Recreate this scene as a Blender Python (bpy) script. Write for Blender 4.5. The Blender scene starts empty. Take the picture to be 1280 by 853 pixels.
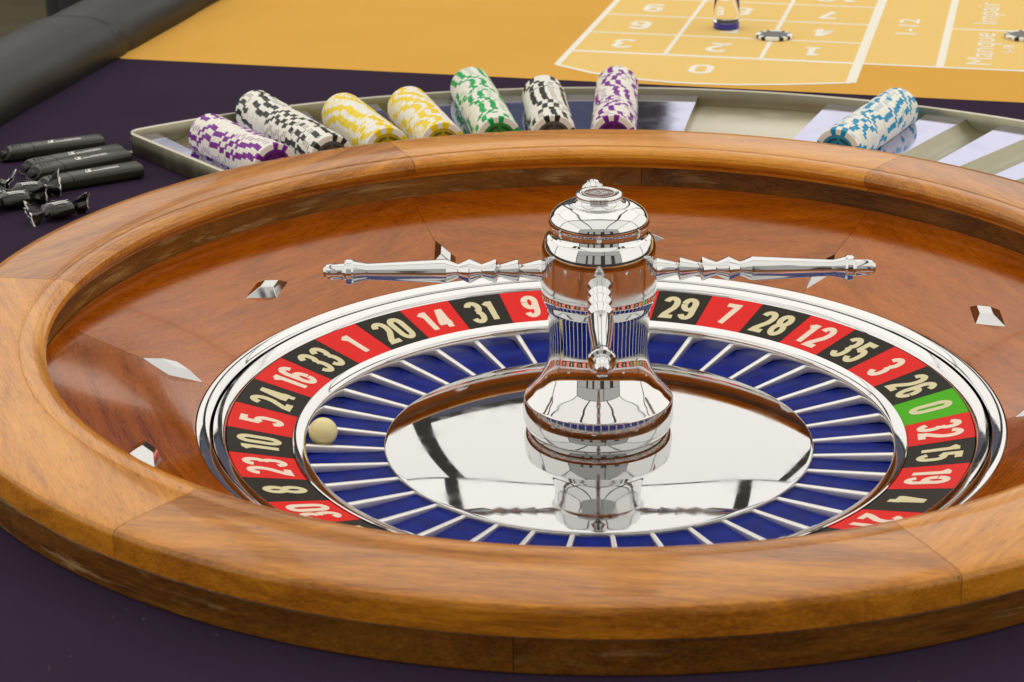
import bpy, bmesh, math, random
from math import sin, cos, pi, radians, sqrt, atan2, hypot
from mathutils import Vector, Matrix

random.seed(7)
S = 0.001                                   # everything below is written in millimetres
scene = bpy.context.scene
C = scene.collection

# ------------------------------------------------------------------ camera
cam = bpy.data.cameras.new('camera')
cam.sensor_fit = 'HORIZONTAL'; cam.sensor_width = 36.0
cam.lens = 2642.59 / 1280 * 36.0
cam.clip_start = 0.05; cam.clip_end = 60
camo = bpy.data.objects.new('camera', cam); C.objects.link(camo)
_r = Vector((0.99915577, 0.03961981, -0.01086374))
_u = Vector((-0.00408537, 0.35895089, 0.93334751))
_f = Vector((-0.0408786, 0.93251516, -0.35880971))
m = Matrix.Identity(4)
for i in range(3):
    m[i][0] = _r[i]; m[i][1] = _u[i]; m[i][2] = -_f[i]
m[0][3], m[1][3], m[2][3] = 0.0, -1.27364, 0.49765
camo.matrix_world = m
cam.dof.use_dof = True
cam.dof.focus_distance = 1.43
cam.dof.aperture_fstop = 20.0
scene.camera = camo

# ------------------------------------------------------------------ world and lamps: the white marquee roof and its side sheets
world = bpy.data.worlds.new('World'); scene.world = world; world.use_nodes = True
bg = world.node_tree.nodes['Background']
bg.inputs[0].default_value = (0.045, 0.040, 0.034, 1); bg.inputs[1].default_value = 1.0

LW = 1.0
def area(name, loc, sx, sy, rot, rad, col=(1, 0.97, 0.92)):
    l = bpy.data.lights.new(name, 'AREA'); l.shape = 'RECTANGLE'
    l.size = sx; l.size_y = sy; l.color = col; l.energy = rad * pi * sx * sy
    o = bpy.data.objects.new(name, l); C.objects.link(o)
    o.location = loc; o.rotation_euler = rot
    return o

# roof: six white panels with narrow seams
for x in (-2.02, 0.0, 2.02):
    for y, sy, k in ((-1.30, 3.40, 0.82), (2.27, 3.40, 1.0)):
        area('marquee_roof_lamp', (x, y, 2.70), 1.88, sy, (0, 0, 0), LW * k)
# side sheets round the table; the far side has a low open bay, near-side gaps stand in for people's dark reflections
for x, sx, z0 in ((-2.02, 2.00, 1.02), (-0.42, 0.88, 1.40), (0.78, 1.20, 0.80), (2.24, 1.50, 0.80)):
    area('marquee_side_lamp', (x, 4.0, (z0 + 2.68) / 2), sx, 2.68 - z0, (radians(-90), 0, 0), LW * 0.92)
for sgn in (-1, 1):
    for y, sy in ((-1.3, 3.3), (2.2, 3.5)):
        area('marquee_side_lamp', (3.05 * sgn, y, 1.39), sy, 2.56, (radians(-90), 0, radians(-90 * sgn)), LW * 0.92)
for x, sx in ((-1.22, 3.60), (1.86, 2.40)):
    area('marquee_side_lamp', (x, -3.05, 2.02), sx, 1.32, (radians(90), 0, 0), LW * 0.34)
for x, sx in ((-2.22, 1.50), (-0.95, 0.52), (-0.12, 0.66), (1.04, 0.72), (2.46, 1.10)):
    area('marquee_side_lamp', (x, -3.05, 0.72), sx, 1.20, (radians(90), 0, 0), LW * 0.34)
# dim blue lamp added in the open bay to tint the tray's reflections
area('bay_tint_lamp', (-0.42, 4.05, 1.03), 0.88, 0.58, (radians(-90), 0, 0), 0.085, (0.45, 0.55, 1.0))

vs = scene.view_settings
vs.view_transform = 'Standard'; vs.look = 'None'; vs.gamma = 1.0
vs.use_curve_mapping = False
vs.exposure = 0.40
scene.cycles.max_bounces = 7; scene.cycles.diffuse_bounces = 2; scene.cycles.glossy_bounces = 5; scene.cycles.transmission_bounces = 6

# ------------------------------------------------------------------ materials
def new_mat(name):
    mt = bpy.data.materials.new(name); mt.use_nodes = True
    nt = mt.node_tree
    return mt, nt, nt.nodes['Principled BSDF']

def setp(b, **k):
    for key, v in k.items():
        n = key.replace('_', ' ')
        for inp in b.inputs:
            if inp.name.lower() == n.lower():
                inp.default_value = (v + (1,)) if isinstance(v, tuple) and len(v) == 3 else v
                break

def plain(name, col, rough=0.4, metal=0.0, coat=0.0, bump=0.0, bscale=400, var=0.0, **k):
    mt, nt, b = new_mat(name)
    setp(b, Base_Color=col, Roughness=rough, Metallic=metal, Coat_Weight=coat, **k)
    if bump or var:
        tc = nt.nodes.new('ShaderNodeTexCoord'); nz = nt.nodes.new('ShaderNodeTexNoise')
        nz.inputs['Scale'].default_value = bscale; nz.inputs['Detail'].default_value = 4
        nt.links.new(tc.outputs['Object'], nz.inputs['Vector'])
        if bump:
            bp = nt.nodes.new('ShaderNodeBump'); bp.inputs['Strength'].default_value = bump
            bp.inputs['Distance'].default_value = 0.0006
            nt.links.new(nz.outputs['Fac'], bp.inputs['Height']); nt.links.new(bp.outputs['Normal'], b.inputs['Normal'])
        if var:
            mx = nt.nodes.new('ShaderNodeMix'); mx.data_type = 'RGBA'
            mx.inputs[6].default_value = tuple(c * (1 - var) for c in col) + (1,)
            mx.inputs[7].default_value = tuple(min(1, c * (1 + var)) for c in col) + (1,)
            nt.links.new(nz.outputs['Fac'], mx.inputs[0]); nt.links.new(mx.outputs[2], b.inputs['Base Color'])
    return mt

def chrome_mat(name, col=(0.70, 0.70, 0.69), rough=0.035, scratch=0.12, wavy=0.03):
    mt, nt, b = new_mat(name)
    setp(b, Base_Color=col, Metallic=1.0, Roughness=rough)
    tc = nt.nodes.new('ShaderNodeTexCoord'); nz = nt.nodes.new('ShaderNodeTexNoise')
    nz.inputs['Scale'].default_value = 55; nz.inputs['Detail'].default_value = 6
    nt.links.new(tc.outputs['Object'], nz.inputs['Vector'])
    mr = nt.nodes.new('ShaderNodeMapRange')
    mr.inputs[1].default_value = 0.45; mr.inputs[2].default_value = 0.85
    mr.inputs[3].default_value = rough; mr.inputs[4].default_value = rough + scratch
    nt.links.new(nz.outputs['Fac'], mr.inputs[0]); nt.links.new(mr.outputs[0], b.inputs['Roughness'])
    n2 = nt.nodes.new('ShaderNodeTexNoise'); n2.inputs['Scale'].default_value = 38; n2.inputs['Detail'].default_value = 2
    nt.links.new(tc.outputs['Object'], n2.inputs['Vector'])
    bp = nt.nodes.new('ShaderNodeBump'); bp.inputs['Strength'].default_value = wavy; bp.inputs['Distance'].default_value = 0.0006
    nt.links.new(n2.outputs['Fac'], bp.inputs['Height']); nt.links.new(bp.outputs['Normal'], b.inputs['Normal'])
    return mt

def wood_mat(name, dark, mid, light, rough=0.32, coat=0.6, fine=1.0, scuff=0.0, dings=0.0, spec=0.22, tint=(1.0, 1.0, 1.0)):
    """grain runs along local Y; every object gets its own stretch of timber"""
    mt, nt, b = new_mat(name)
    N, L = nt.nodes, nt.links
    tc = N.new('ShaderNodeTexCoord'); oi = N.new('ShaderNodeObjectInfo')
    off = N.new('ShaderNodeVectorMath'); off.operation = 'SCALE'
    cv = N.new('ShaderNodeCombineXYZ')
    for i in range(3): L.new(oi.outputs['Random'], cv.inputs[i])
    L.new(cv.outputs[0], off.inputs[0]); off.inputs['Scale'].default_value = 3.7
    add = N.new('ShaderNodeVectorMath'); add.operation = 'ADD'
    L.new(tc.outputs['Object'], add.inputs[0]); L.new(off.outputs[0], add.inputs[1])
    def noise(sx, sy, sz, detail, rgh, dist=0.0):
        mp = N.new('ShaderNodeMapping'); mp.inputs['Scale'].default_value = (sx, sy, sz)
        L.new(add.outputs[0], mp.inputs['Vector'])
        nz = N.new('ShaderNodeTexNoise'); nz.inputs['Scale'].default_value = 1.0
        nz.inputs['Detail'].default_value = detail; nz.inputs['Roughness'].default_value = rgh
        nz.inputs['Distortion'].default_value = dist
        L.new(mp.outputs[0], nz.inputs['Vector']); return nz
    broad = noise(60, 6.0, 60, 6, 0.62, 0.9)
    fibre = noise(1000, 45, 1000, 5, 0.7)
    pore = noise(1900, 110, 1900, 2, 0.5)
    ramp = N.new('ShaderNodeValToRGB')
    e = ramp.color_ramp.elements
    e[0].position = 0.34; e[0].color = dark + (1,)
    e[1].position = 0.70; e[1].color = light + (1,)
    x = e.new(0.52); x.color = mid + (1,)
    mixf = N.new('ShaderNodeMix'); mixf.data_type = 'FLOAT'; mixf.inputs[0].default_value = 0.50
    L.new(broad.outputs['Fac'], mixf.inputs[2]); L.new(fibre.outputs['Fac'], mixf.inputs[3])
    sh = N.new('ShaderNodeMath'); sh.operation = 'MULTIPLY_ADD'
    L.new(oi.outputs['Random'], sh.inputs[0]); sh.inputs[1].default_value = 0.14; sh.inputs[2].default_value = -0.07
    ad = N.new('ShaderNodeMath'); ad.operation = 'ADD'
    L.new(mixf.outputs[0], ad.inputs[0]); L.new(sh.outputs[0], ad.inputs[1])
    L.new(ad.outputs[0], ramp.inputs['Fac'])
    pr = N.new('ShaderNodeMapRange'); pr.inputs[1].default_value = 0.58; pr.inputs[2].default_value = 0.72
    pr.inputs[3].default_value = 1.0; pr.inputs[4].default_value = 1.0 - 0.50 * fine
    L.new(pore.outputs['Fac'], pr.inputs[0])
    mul = N.new('ShaderNodeMix'); mul.data_type = 'RGBA'; mul.blend_type = 'MULTIPLY'; mul.inputs[0].default_value = 1.0
    L.new(ramp.outputs[0], mul.inputs[6]); L.new(pr.outputs[0], mul.inputs[7])
    outc = mul.outputs[2]
    if scuff:
        s1 = noise(38, 9, 120, 5, 0.7, 0.4); s2 = noise(7, 5, 20, 2, 0.5)
        m1 = N.new('ShaderNodeMapRange'); m1.inputs[1].default_value = 0.53; m1.inputs[2].default_value = 0.62
        m2 = N.new('ShaderNodeMapRange'); m2.inputs[1].default_value = 0.48; m2.inputs[2].default_value = 0.58
        L.new(s1.outputs['Fac'], m1.inputs[0]); L.new(s2.outputs['Fac'], m2.inputs[0])
        mm = N.new('ShaderNodeMath'); mm.operation = 'MULTIPLY'; L.new(m1.outputs[0], mm.inputs[0]); L.new(m2.outputs[0], mm.inputs[1])
        ms = N.new('ShaderNodeMath'); ms.operation = 'MULTIPLY'; ms.inputs[1].default_value = scuff; L.new(mm.outputs[0], ms.inputs[0])
        wr = N.new('ShaderNodeMix'); wr.data_type = 'RGBA'; wr.inputs[7].default_value = (0.50, 0.33, 0.14, 1)
        L.new(ms.outputs[0], wr.inputs[0]); L.new(outc, wr.inputs[6]); outc = wr.outputs[2]
    if dings:
        vo = N.new('ShaderNodeTexVoronoi'); vo.inputs['Scale'].default_value = 26; L.new(add.outputs[0], vo.inputs['Vector'])
        lt = N.new('ShaderNodeMath'); lt.operation = 'LESS_THAN'; lt.inputs[1].default_value = 0.026; L.new(vo.outputs['Distance'], lt.inputs[0])
        ms = N.new('ShaderNodeMath'); ms.operation = 'MULTIPLY'; ms.inputs[1].default_value = dings; L.new(lt.outputs[0], ms.inputs[0])
        wr = N.new('ShaderNodeMix'); wr.data_type = 'RGBA'; wr.inputs[7].default_value = (0.05, 0.02, 0.008, 1)
        L.new(ms.outputs[0], wr.inputs[0]); L.new(outc, wr.inputs[6]); outc = wr.outputs[2]
        sm = N.new('ShaderNodeMapRange')
        sm.inputs[1].default_value = 0.40; sm.inputs[2].default_value = 0.75; sm.inputs[3].default_value = 0.02; sm.inputs[4].default_value = 0.16
        L.new(broad.outputs['Fac'], sm.inputs[0]); L.new(sm.outputs[0], b.inputs['Coat Roughness'])
    L.new(outc, b.inputs['Base Color'])
    setp(b, Roughness=rough, Coat_Weight=coat, Coat_Roughness=0.035, Specular_IOR_Level=spec, Specular_Tint=tint)
    bp = N.new('ShaderNodeBump'); bp.inputs['Strength'].default_value = 0.10; bp.inputs['Distance'].default_value = 0.0004
    L.new(fibre.outputs['Fac'], bp.inputs['Height']); L.new(bp.outputs['Normal'], b.inputs['Normal'])
    return mt

def cloth_mat(name, col, lint=0.0, rough=0.95, var=0.26):
    mt, nt, b = new_mat(name)
    N, L = nt.nodes, nt.links
    tc = N.new('ShaderNodeTexCoord')
    n1 = N.new('ShaderNodeTexNoise'); n1.inputs['Scale'].default_value = 9; n1.inputs['Detail'].default_value = 6
    n2 = N.new('ShaderNodeTexNoise'); n2.inputs['Scale'].default_value = 900; n2.inputs['Detail'].default_value = 3
    for n in (n1, n2): L.new(tc.outputs['Object'], n.inputs['Vector'])
    mx = N.new('ShaderNodeMix'); mx.data_type = 'RGBA'
    mx.inputs[6].default_value = tuple(c * (1 - var) for c in col) + (1,)
    mx.inputs[7].default_value = tuple(min(1, c * (1 + var)) for c in col) + (1,)
    av = N.new('ShaderNodeMix'); av.data_type = 'FLOAT'; av.inputs[0].default_value = 0.5
    L.new(n1.outputs['Fac'], av.inputs[2]); L.new(n2.outputs['Fac'], av.inputs[3])
    L.new(av.outputs[0], mx.inputs[0])
    out = mx.outputs[2]
    if lint:
        vo = N.new('ShaderNodeTexVoronoi'); vo.inputs['Scale'].default_value = 120
        n3 = N.new('ShaderNodeTexNoise'); n3.inputs['Scale'].default_value = 14
        L.new(tc.outputs['Object'], vo.inputs['Vector']); L.new(tc.outputs['Object'], n3.inputs['Vector'])
        lt = N.new('ShaderNodeMath'); lt.operation = 'LESS_THAN'; lt.inputs[1].default_value = 0.045
        L.new(vo.outputs['Distance'], lt.inputs[0])
        sel = N.new('ShaderNodeMath'); sel.operation = 'GREATER_THAN'; sel.inputs[1].default_value = 0.53
        L.new(n3.outputs['Fac'], sel.inputs[0])
        ml = N.new('ShaderNodeMath'); ml.operation = 'MULTIPLY'
        L.new(lt.outputs[0], ml.inputs[0]); L.new(sel.outputs[0], ml.inputs[1])
        ms = N.new('ShaderNodeMath'); ms.operation = 'MULTIPLY'; ms.inputs[1].default_value = lint
        L.new(ml.outputs[0], ms.inputs[0])
        m2 = N.new('ShaderNodeMix'); m2.data_type = 'RGBA'; m2.inputs[7].default_value = (0.26, 0.23, 0.25, 1)
        L.new(ms.outputs[0], m2.inputs[0]); L.new(out, m2.inputs[6]); out = m2.outputs[2]
    L.new(out, b.inputs['Base Color'])
    setp(b, Roughness=rough, Specular_IOR_Level=0.05)
    w1 = N.new('ShaderNodeTexWave'); w1.inputs['Scale'].default_value = 320; w1.bands_direction = 'X'
    w2 = N.new('ShaderNodeTexWave'); w2.inputs['Scale'].default_value = 320; w2.bands_direction = 'Y'
    hh = N.new('ShaderNodeMath'); hh.operation = 'ADD'
    for w in (w1, w2): L.new(tc.outputs['Object'], w.inputs['Vector'])
    L.new(w1.outputs['Fac'], hh.inputs[0]); L.new(w2.outputs['Fac'], hh.inputs[1])
    big = N.new('ShaderNodeMath'); big.operation = 'MULTIPLY_ADD'; big.inputs[1].default_value = 0.25
    L.new(hh.outputs[0], big.inputs[0]); L.new(n1.outputs['Fac'], big.inputs[2])
    bp = N.new('ShaderNodeBump'); bp.inputs['Strength'].default_value = 0.5; bp.inputs['Distance'].default_value = 0.0015
    L.new(big.outputs[0], bp.inputs['Height']); L.new(bp.outputs['Normal'], b.inputs['Normal'])
    return mt

M = {}
M['rim_wood'] = wood_mat('rim_wood', (0.27, 0.078, 0.005), (0.60, 0.218, 0.010), (0.78, 0.335, 0.028), rough=0.26, coat=0.30, dings=0.8, spec=0.5, tint=(1.0, 0.80, 0.52))
M['base_wood'] = wood_mat('base_wood', (0.07, 0.022, 0.002), (0.20, 0.072, 0.006), (0.35, 0.140, 0.012), rough=0.42, coat=0.20, scuff=0.6)
M['track_wood'] = wood_mat('track_wood', (0.12, 0.022, 0.002), (0.34, 0.076, 0.003), (0.52, 0.135, 0.005), rough=0.075, coat=0.25, spec=0.95, tint=(1.0, 0.52, 0.22))
M['chrome'] = chrome_mat('chrome')
M['cone_metal'] = chrome_mat('cone_metal', (0.62, 0.625, 0.62), 0.03, 0.10, 0.006)
M['satin_steel'] = plain('satin_steel', (0.88, 0.87, 0.84), 0.38, 1.0)
M['arm_metal'] = chrome_mat('arm_metal', (0.66, 0.66, 0.65), 0.06, 0.10)
M['deflector_steel'] = chrome_mat('deflector_steel', (0.58, 0.58, 0.57), 0.04, 0.10)
M['black_gap'] = plain('black_gap', (0.012, 0.012, 0.012), 0.6)
M['pocket_blue'] = plain('pocket_blue', (0.001, 0.011, 0.19), 0.25, 0.0, var=0.7, bscale=75, Specular_IOR_Level=0.04)
M['red'] = plain('number_red', (0.80, 0.018, 0.014), 0.35, Specular_IOR_Level=0.08)
M['black'] = plain('number_black', (0.022, 0.019, 0.013), 0.35, Specular_IOR_Level=0.08)
M['green'] = plain('number_green', (0.075, 0.45, 0.003), 0.35, Specular_IOR_Level=0.08)
M['cream_gold'] = plain('cream_gold', (0.74, 0.66, 0.38), 0.4, Specular_IOR_Level=0.3)
M['cream_white'] = plain('cream_white', (0.92, 0.74, 0.58), 0.4, Specular_IOR_Level=0.3)
M['ball'] = plain('ball_ivory', (0.90, 0.76, 0.36), 0.22, coat=0.35, Subsurface_Weight=0.1)
M['emblem'] = plain('emblem_brown', (0.22, 0.10, 0.07), 0.3, 0.6)
M['purple_cloth'] = cloth_mat('purple_cloth', (0.037, 0.022, 0.045), lint=0.9)
M['orange_cloth'] = cloth_mat('orange_cloth', (0.74, 0.40, 0.078), var=0.13)
M['yellow_print'] = cloth_mat('yellow_print', (0.87, 0.60, 0.205), var=0.05)
M['white_print'] = cloth_mat('white_print', (0.92, 0.87, 0.74), var=0.04)
M['leather'] = plain('black_leather', (0.009, 0.0085, 0.006), 0.42, bump=0.5, Specular_IOR_Level=0.4, bscale=260, var=0.2)
M['floor'] = plain('floor_brown', (0.17, 0.14, 0.085), 0.8, var=0.25, bscale=6)
M['tray_metal'] = chrome_mat('tray_metal', (0.34, 0.315, 0.22), 0.30, 0.15)
M['tray_rim_metal'] = chrome_mat('tray_rim_metal', (0.70, 0.65, 0.52), 0.32, 0.12)
M['tray_film'] = chrome_mat('tray_film', (0.47, 0.48, 0.68), 0.08, 0.10)
M['chip_white'] = plain('chip_white', (0.88, 0.85, 0.75), 0.38, var=0.04, bscale=90, Specular_IOR_Level=0.3)
CH = {'purple': ((0.22, 0.015, 0.30), (0.13, 0.008, 0.19)), 'black': ((0.030, 0.030, 0.026), (0.10, 0.095, 0.085)),
      'yellow': ((0.90, 0.66, 0.015), (0.46, 0.36, 0.02)), 'green': ((0.004, 0.40, 0.095), (0.03, 0.25, 0.045)),
      'blue': ((0.003, 0.29, 0.52), (0.02, 0.26, 0.42))}
for k, (a, b_) in CH.items():
    M['chip_' + k] = plain('chip_' + k, a, 0.36, Specular_IOR_Level=0.25)
    M['face_' + k] = plain('chip_face_' + k, b_, 0.36)
M['ink'] = plain('black_ink', (0.010, 0.010, 0.010), 0.4)
M['lighter_body'] = plain('lighter_black', (0.026, 0.026, 0.015), 0.30, Specular_IOR_Level=0.4)
M['lighter_dark'] = plain('lighter_hood', (0.006, 0.006, 0.005), 0.5, Specular_IOR_Level=0.2)
M['white_ink'] = plain('white_ink', (0.80, 0.80, 0.76), 0.45)
M['foil'] = plain('black_foil', (0.010, 0.009, 0.006), 0.16, Specular_IOR_Level=0.6)
M['foil_inside'] = plain('silver_foil_inside', (0.45, 0.52, 0.55), 0.3, 0.7)
M['clear'] = plain('clear_acrylic', (1, 1, 1), 0.02, Transmission_Weight=1.0, IOR=1.3)
M['blue_acrylic'] = plain('blue_acrylic', (0.012, 0.010, 0.30), 0.08, coat=0.6)

# ------------------------------------------------------------------ helpers
def V(*p): return Vector((p[0] * S, p[1] * S, p[2] * S))

def mesh_from(name, verts, faces, mats=(), smooth=True, sharp=35, fmat=None):
    me = bpy.data.meshes.new(name)
    me.from_pydata([(v[0] * S, v[1] * S, v[2] * S) for v in verts], [], faces)
    for mt in mats: me.materials.append(M[mt])
    if fmat:
        me.polygons.foreach_set('material_index', fmat)
    bm = bmesh.new(); bm.from_mesh(me)
    bmesh.ops.recalc_face_normals(bm, faces=bm.faces[:])
    bm.to_mesh(me); bm.free()
    if smooth:
        me.polygons.foreach_set('use_smooth', [True] * len(me.polygons))
        me.set_sharp_from_angle(angle=radians(sharp))
    me.update()
    return me

def obj(name, me, parent=None, loc=None, rotz=None, label=None, cat=None, group=None, kind=None):
    o = bpy.data.objects.new(name, me); C.objects.link(o)
    if parent: o.parent = parent
    if loc is not None: o.location = V(*loc)
    if rotz is not None: o.rotation_euler = (0, 0, rotz)
    if label: o['label'] = label
    if cat: o['category'] = cat
    if group: o['group'] = group
    if kind: o['kind'] = kind
    return o

def empty(name, loc=(0, 0, 0), rotz=0, **k):
    o = obj(name, None, None, loc, rotz, **k); o.empty_display_size = 0.02
    return o

def lathe(prof, n=128, a0=0.0, a1=2 * pi, closed=False):
    """prof: (r,z) list; full turn or a sector; closed profiles of a sector get end caps"""
    full = abs(a1 - a0 - 2 * pi) < 1e-6
    m_ = n if full else n + 1
    verts, faces = [], []
    k = len(prof)
    for i in range(m_):
        a = a0 + (a1 - a0) * i / n
        for r, z in prof: verts.append((r * cos(a), r * sin(a), z))
    kk = k if closed else k - 1
    for i in range(n):
        i2 = (i + 1) % m_
        for j in range(kk):
            j2 = (j + 1) % k
            faces.append((i * k + j, i2 * k + j, i2 * k + j2, i * k + j2))
    if not full and closed:
        faces.append(tuple(range(k))[::-1]); faces.append(tuple((m_ - 1) * k + j for j in range(k)))
    return verts, faces

def smooth_prof(pts, sub=6):
    """Catmull-Rom through (r,z) points"""
    out = []
    n = len(pts)
    for i in range(n - 1):
        p0 = pts[max(i - 1, 0)]; p1 = pts[i]; p2 = pts[i + 1]; p3 = pts[min(i + 2, n - 1)]
        for s in range(sub):
            t = s / sub
            out.append(tuple(0.5 * (2 * p1[c] + (-p0[c] + p2[c]) * t + (2 * p0[c] - 5 * p1[c] + 4 * p2[c] - p3[c]) * t * t
                                    + (-p0[c] + 3 * p1[c] - 3 * p2[c] + p3[c]) * t ** 3) for c in (0, 1)))
    out.append(pts[-1])
    return out

def boxm(x0, x1, y0, y1, z0, z1, bev=0):
    bm = bmesh.new()
    bmesh.ops.create_cube(bm, size=1)
    for v in bm.verts:
        v.co = Vector(((x0 + x1) / 2 + v.co.x * (x1 - x0), (y0 + y1) / 2 + v.co.y * (y1 - y0), (z0 + z1) / 2 + v.co.z * (z1 - z0)))
    if bev:
        bmesh.ops.bevel(bm, geom=bm.edges[:], offset=bev, segments=3, affect='EDGES', profile=0.5)
    bm.verts.index_update()
    r = [tuple(v.co) for v in bm.verts], [tuple(v.index for v in f.verts) for f in bm.faces]
    bm.free()
    return r

# --- digits drawn as strokes -------------------------------------------------
def arc(cx, cy, rx, ry, a0, a1, n=8):
    return [(cx + rx * cos(radians(a0 + (a1 - a0) * i / n)), cy + ry * sin(radians(a0 + (a1 - a0) * i / n))) for i in range(n + 1)]

def glyph(d, base_bar=False):
    """centre-line strokes in a 1 x 1 box (x scaled later); each (points, closed)"""
    R = 0.5; q = 0.24            # end arcs: rx .5, ry q
    top = lambda a0, a1: arc(.5, 1 - q, R, q, a0, a1)
    bot = lambda a0, a1: arc(.5, q, R, q, a0, a1)
    if d == '0': return [(top(180, 0) + bot(0, -180), True)]
    if d == '1':
        s = [([(.62, 0), (.62, 1.0)], False), ([(.60, .93), (.12, .80)], False)]
        if base_bar: s.append(([(.15, 0), (1.05, 0)], False))
        return s
    if d == '2': return [(top(170, 0) + [(1, .66), (.86, .48), (.10, .10), (0, 0), (1.0, 0)], False)]
    if d == '3': return [(top(165, 0) + arc(.5, .72, .5, .18, 0, -80, 5), False),
                         (arc(.5, .30, .5, .23, 80, 0, 5) + bot(0, -165), False)]
    if d == '4': return [([(.70, 0), (.70, 1)], False), ([(.62, .97), (.02, .30), (.02, .26), (1.08, .26)], False)]
    if d == '5': return [([(.95, 1), (.08, 1), (.03, .56)], False), (arc(.5, .42, .5, .20, 150, 0, 7) + bot(0, -165), False)]
    if d == '6': return [(top(15, 180) + [(0, .5)] + bot(180, 360), False), (arc(.5, .30, .5, .26, -8, 172, 9), False)]
    if d == '7': return [([(0, 1), (1, 1), (.94, .84), (.36, 0)], False)]
    if d == '8': return [(arc(.5, .76, .46, .24, 0, 360, 20)[:-1], True), (arc(.5, .26, .5, .26, 0, 360, 20)[:-1], True)]
    if d == '9': return [([(1 - x, 1 - y) for x, y in p], c) for p, c in glyph('6')]

def stroke_mesh(pts, hw, closed):
    """2-D strip with mitred joins; returns verts2d, faces"""
    pp = [pts[0]]
    for p in pts[1:]:
        if hypot(p[0] - pp[-1][0], p[1] - pp[-1][1]) > 1e-4: pp.append(p)
    if closed and hypot(pp[0][0] - pp[-1][0], pp[0][1] - pp[-1][1]) < 1e-4: pp.pop()
    n = len(pp); L_, R_ = [], []
    for i in range(n):
        p = pp[i]
        a = pp[i - 1] if (i > 0 or closed) else None
        b = pp[(i + 1) % n] if (i < n - 1 or closed) else None
        def nrm(u, v):
            d = hypot(v[0] - u[0], v[1] - u[1]); return (-(v[1] - u[1]) / d, (v[0] - u[0]) / d)
        if a is None: nx, ny = nrm(p, b)
        elif b is None: nx, ny = nrm(a, p)
        else:
            n1 = nrm(a, p); n2 = nrm(p, b)
            sx, sy = n1[0] + n2[0], n1[1] + n2[1]; d = sx * sx + sy * sy
            if d < 0.6: d = 0.6
            nx, ny = 2 * sx / d, 2 * sy / d
        L_.append((p[0] + nx * hw, p[1] + ny * hw)); R_.append((p[0] - nx * hw, p[1] - ny * hw))
    verts = L_ + R_; faces = []
    for i in range(n if closed else n - 1):
        j = (i + 1) % n
        faces.append((i, j, n + j, n + i))
    return verts, faces

def number_shape(txt, w, h, hw, gap, base_bar=False):
    """flat digits centred on the origin: list of (verts2d, faces, layer)"""
    wid = {'1': 0.62}
    widths = [w * (wid.get(c, 1.0) if not base_bar else 1.0) for c in txt]
    total = sum(widths) + gap * (len(txt) - 1) + 2 * hw * len(txt)
    x = -total / 2; out = []; lay = 0
    for c, wd in zip(txt, widths):
        for pts, closed in glyph(c, base_bar):
            dx = -0.22 * w if (c == '1' and not base_bar) else 0
            p2 = [(x + hw + px * w + dx, (py - .5) * (h - 2 * hw)) for px, py in pts]
            v, f = stroke_mesh(p2, hw, closed); out.append((v, f, lay)); lay += 1
        x += wd + 2 * hw + gap
    return out

def text_mesh(name, body, size, mat, bold=0.0, sx=1.0):
    cu = bpy.data.curves.new(name, 'FONT'); cu.body = body; cu.size = size * S
    cu.align_x = 'CENTER'; cu.align_y = 'CENTER'; cu.offset = bold * S
    cu.resolution_u = 4
    o = bpy.data.objects.new(name, cu); C.objects.link(o)
    dg = bpy.context.evaluated_depsgraph_get()
    me = bpy.data.meshes.new_from_object(o.evaluated_get(dg))
    bpy.data.objects.remove(o); bpy.data.curves.remove(cu)
    for v in me.vertices: v.co.x *= sx
    me.materials.clear(); me.materials.append(M[mat]); me.name = name
    return me

# ================================================================== SETTING
LR = radians(-11.5)
EX = (cos(LR), sin(LR)); EY = (-sin(LR), cos(LR)); ORG = (-30.0, 843.0)
def uv(u, v): return (ORG[0] + u * EX[0] + v * EY[0], ORG[1] + u * EX[1] + v * EY[1])
def toUV(x, y):
    dx, dy = x - ORG[0], y - ORG[1]
    return dx * EX[0] + dy * EX[1], dx * EY[0] + dy * EY[1]

# floor under and behind the table
vs_ = [(-6000, -4000, -780), (6000, -4000, -780), (6000, 9000, -780), (-6000, 9000, -780)]
obj('floor', mesh_from('floor', vs_, [(0, 1, 2, 3)], ['floor']), kind='structure')

# purple table cloth with the round well the wheel sits in
U0, U1, V0, V1 = -470, 1150, -2000, 1500
n = 144; verts = []; faces = []
for i in range(n):
    a = 2 * pi * i / n; dx, dy = cos(a), sin(a)
    du = dx * EX[0] + dy * EX[1]; dv = dx * EY[0] + dy * EY[1]
    ou, ov = toUV(0, 0); t = 1e9
    if du > 1e-9: t = min(t, (U1 - ou) / du)
    if du < -1e-9: t = min(t, (U0 - ou) / du)
    if dv > 1e-9: t = min(t, (V1 - ov) / dv)
    if dv < -1e-9: t = min(t, (V0 - ov) / dv)
    for r in (392, 470, 0.5 * (470 + t), t): verts.append((dx * r, dy * r, 0))
for i in range(n):
    j = (i + 1) % n
    for k in range(3): faces.append((i * 4 + k, j * 4 + k, j * 4 + k + 1, i * 4 + k + 1))
obj('table_cloth', mesh_from('table_cloth', verts, faces, ['purple_cloth']), kind='structure')

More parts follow.
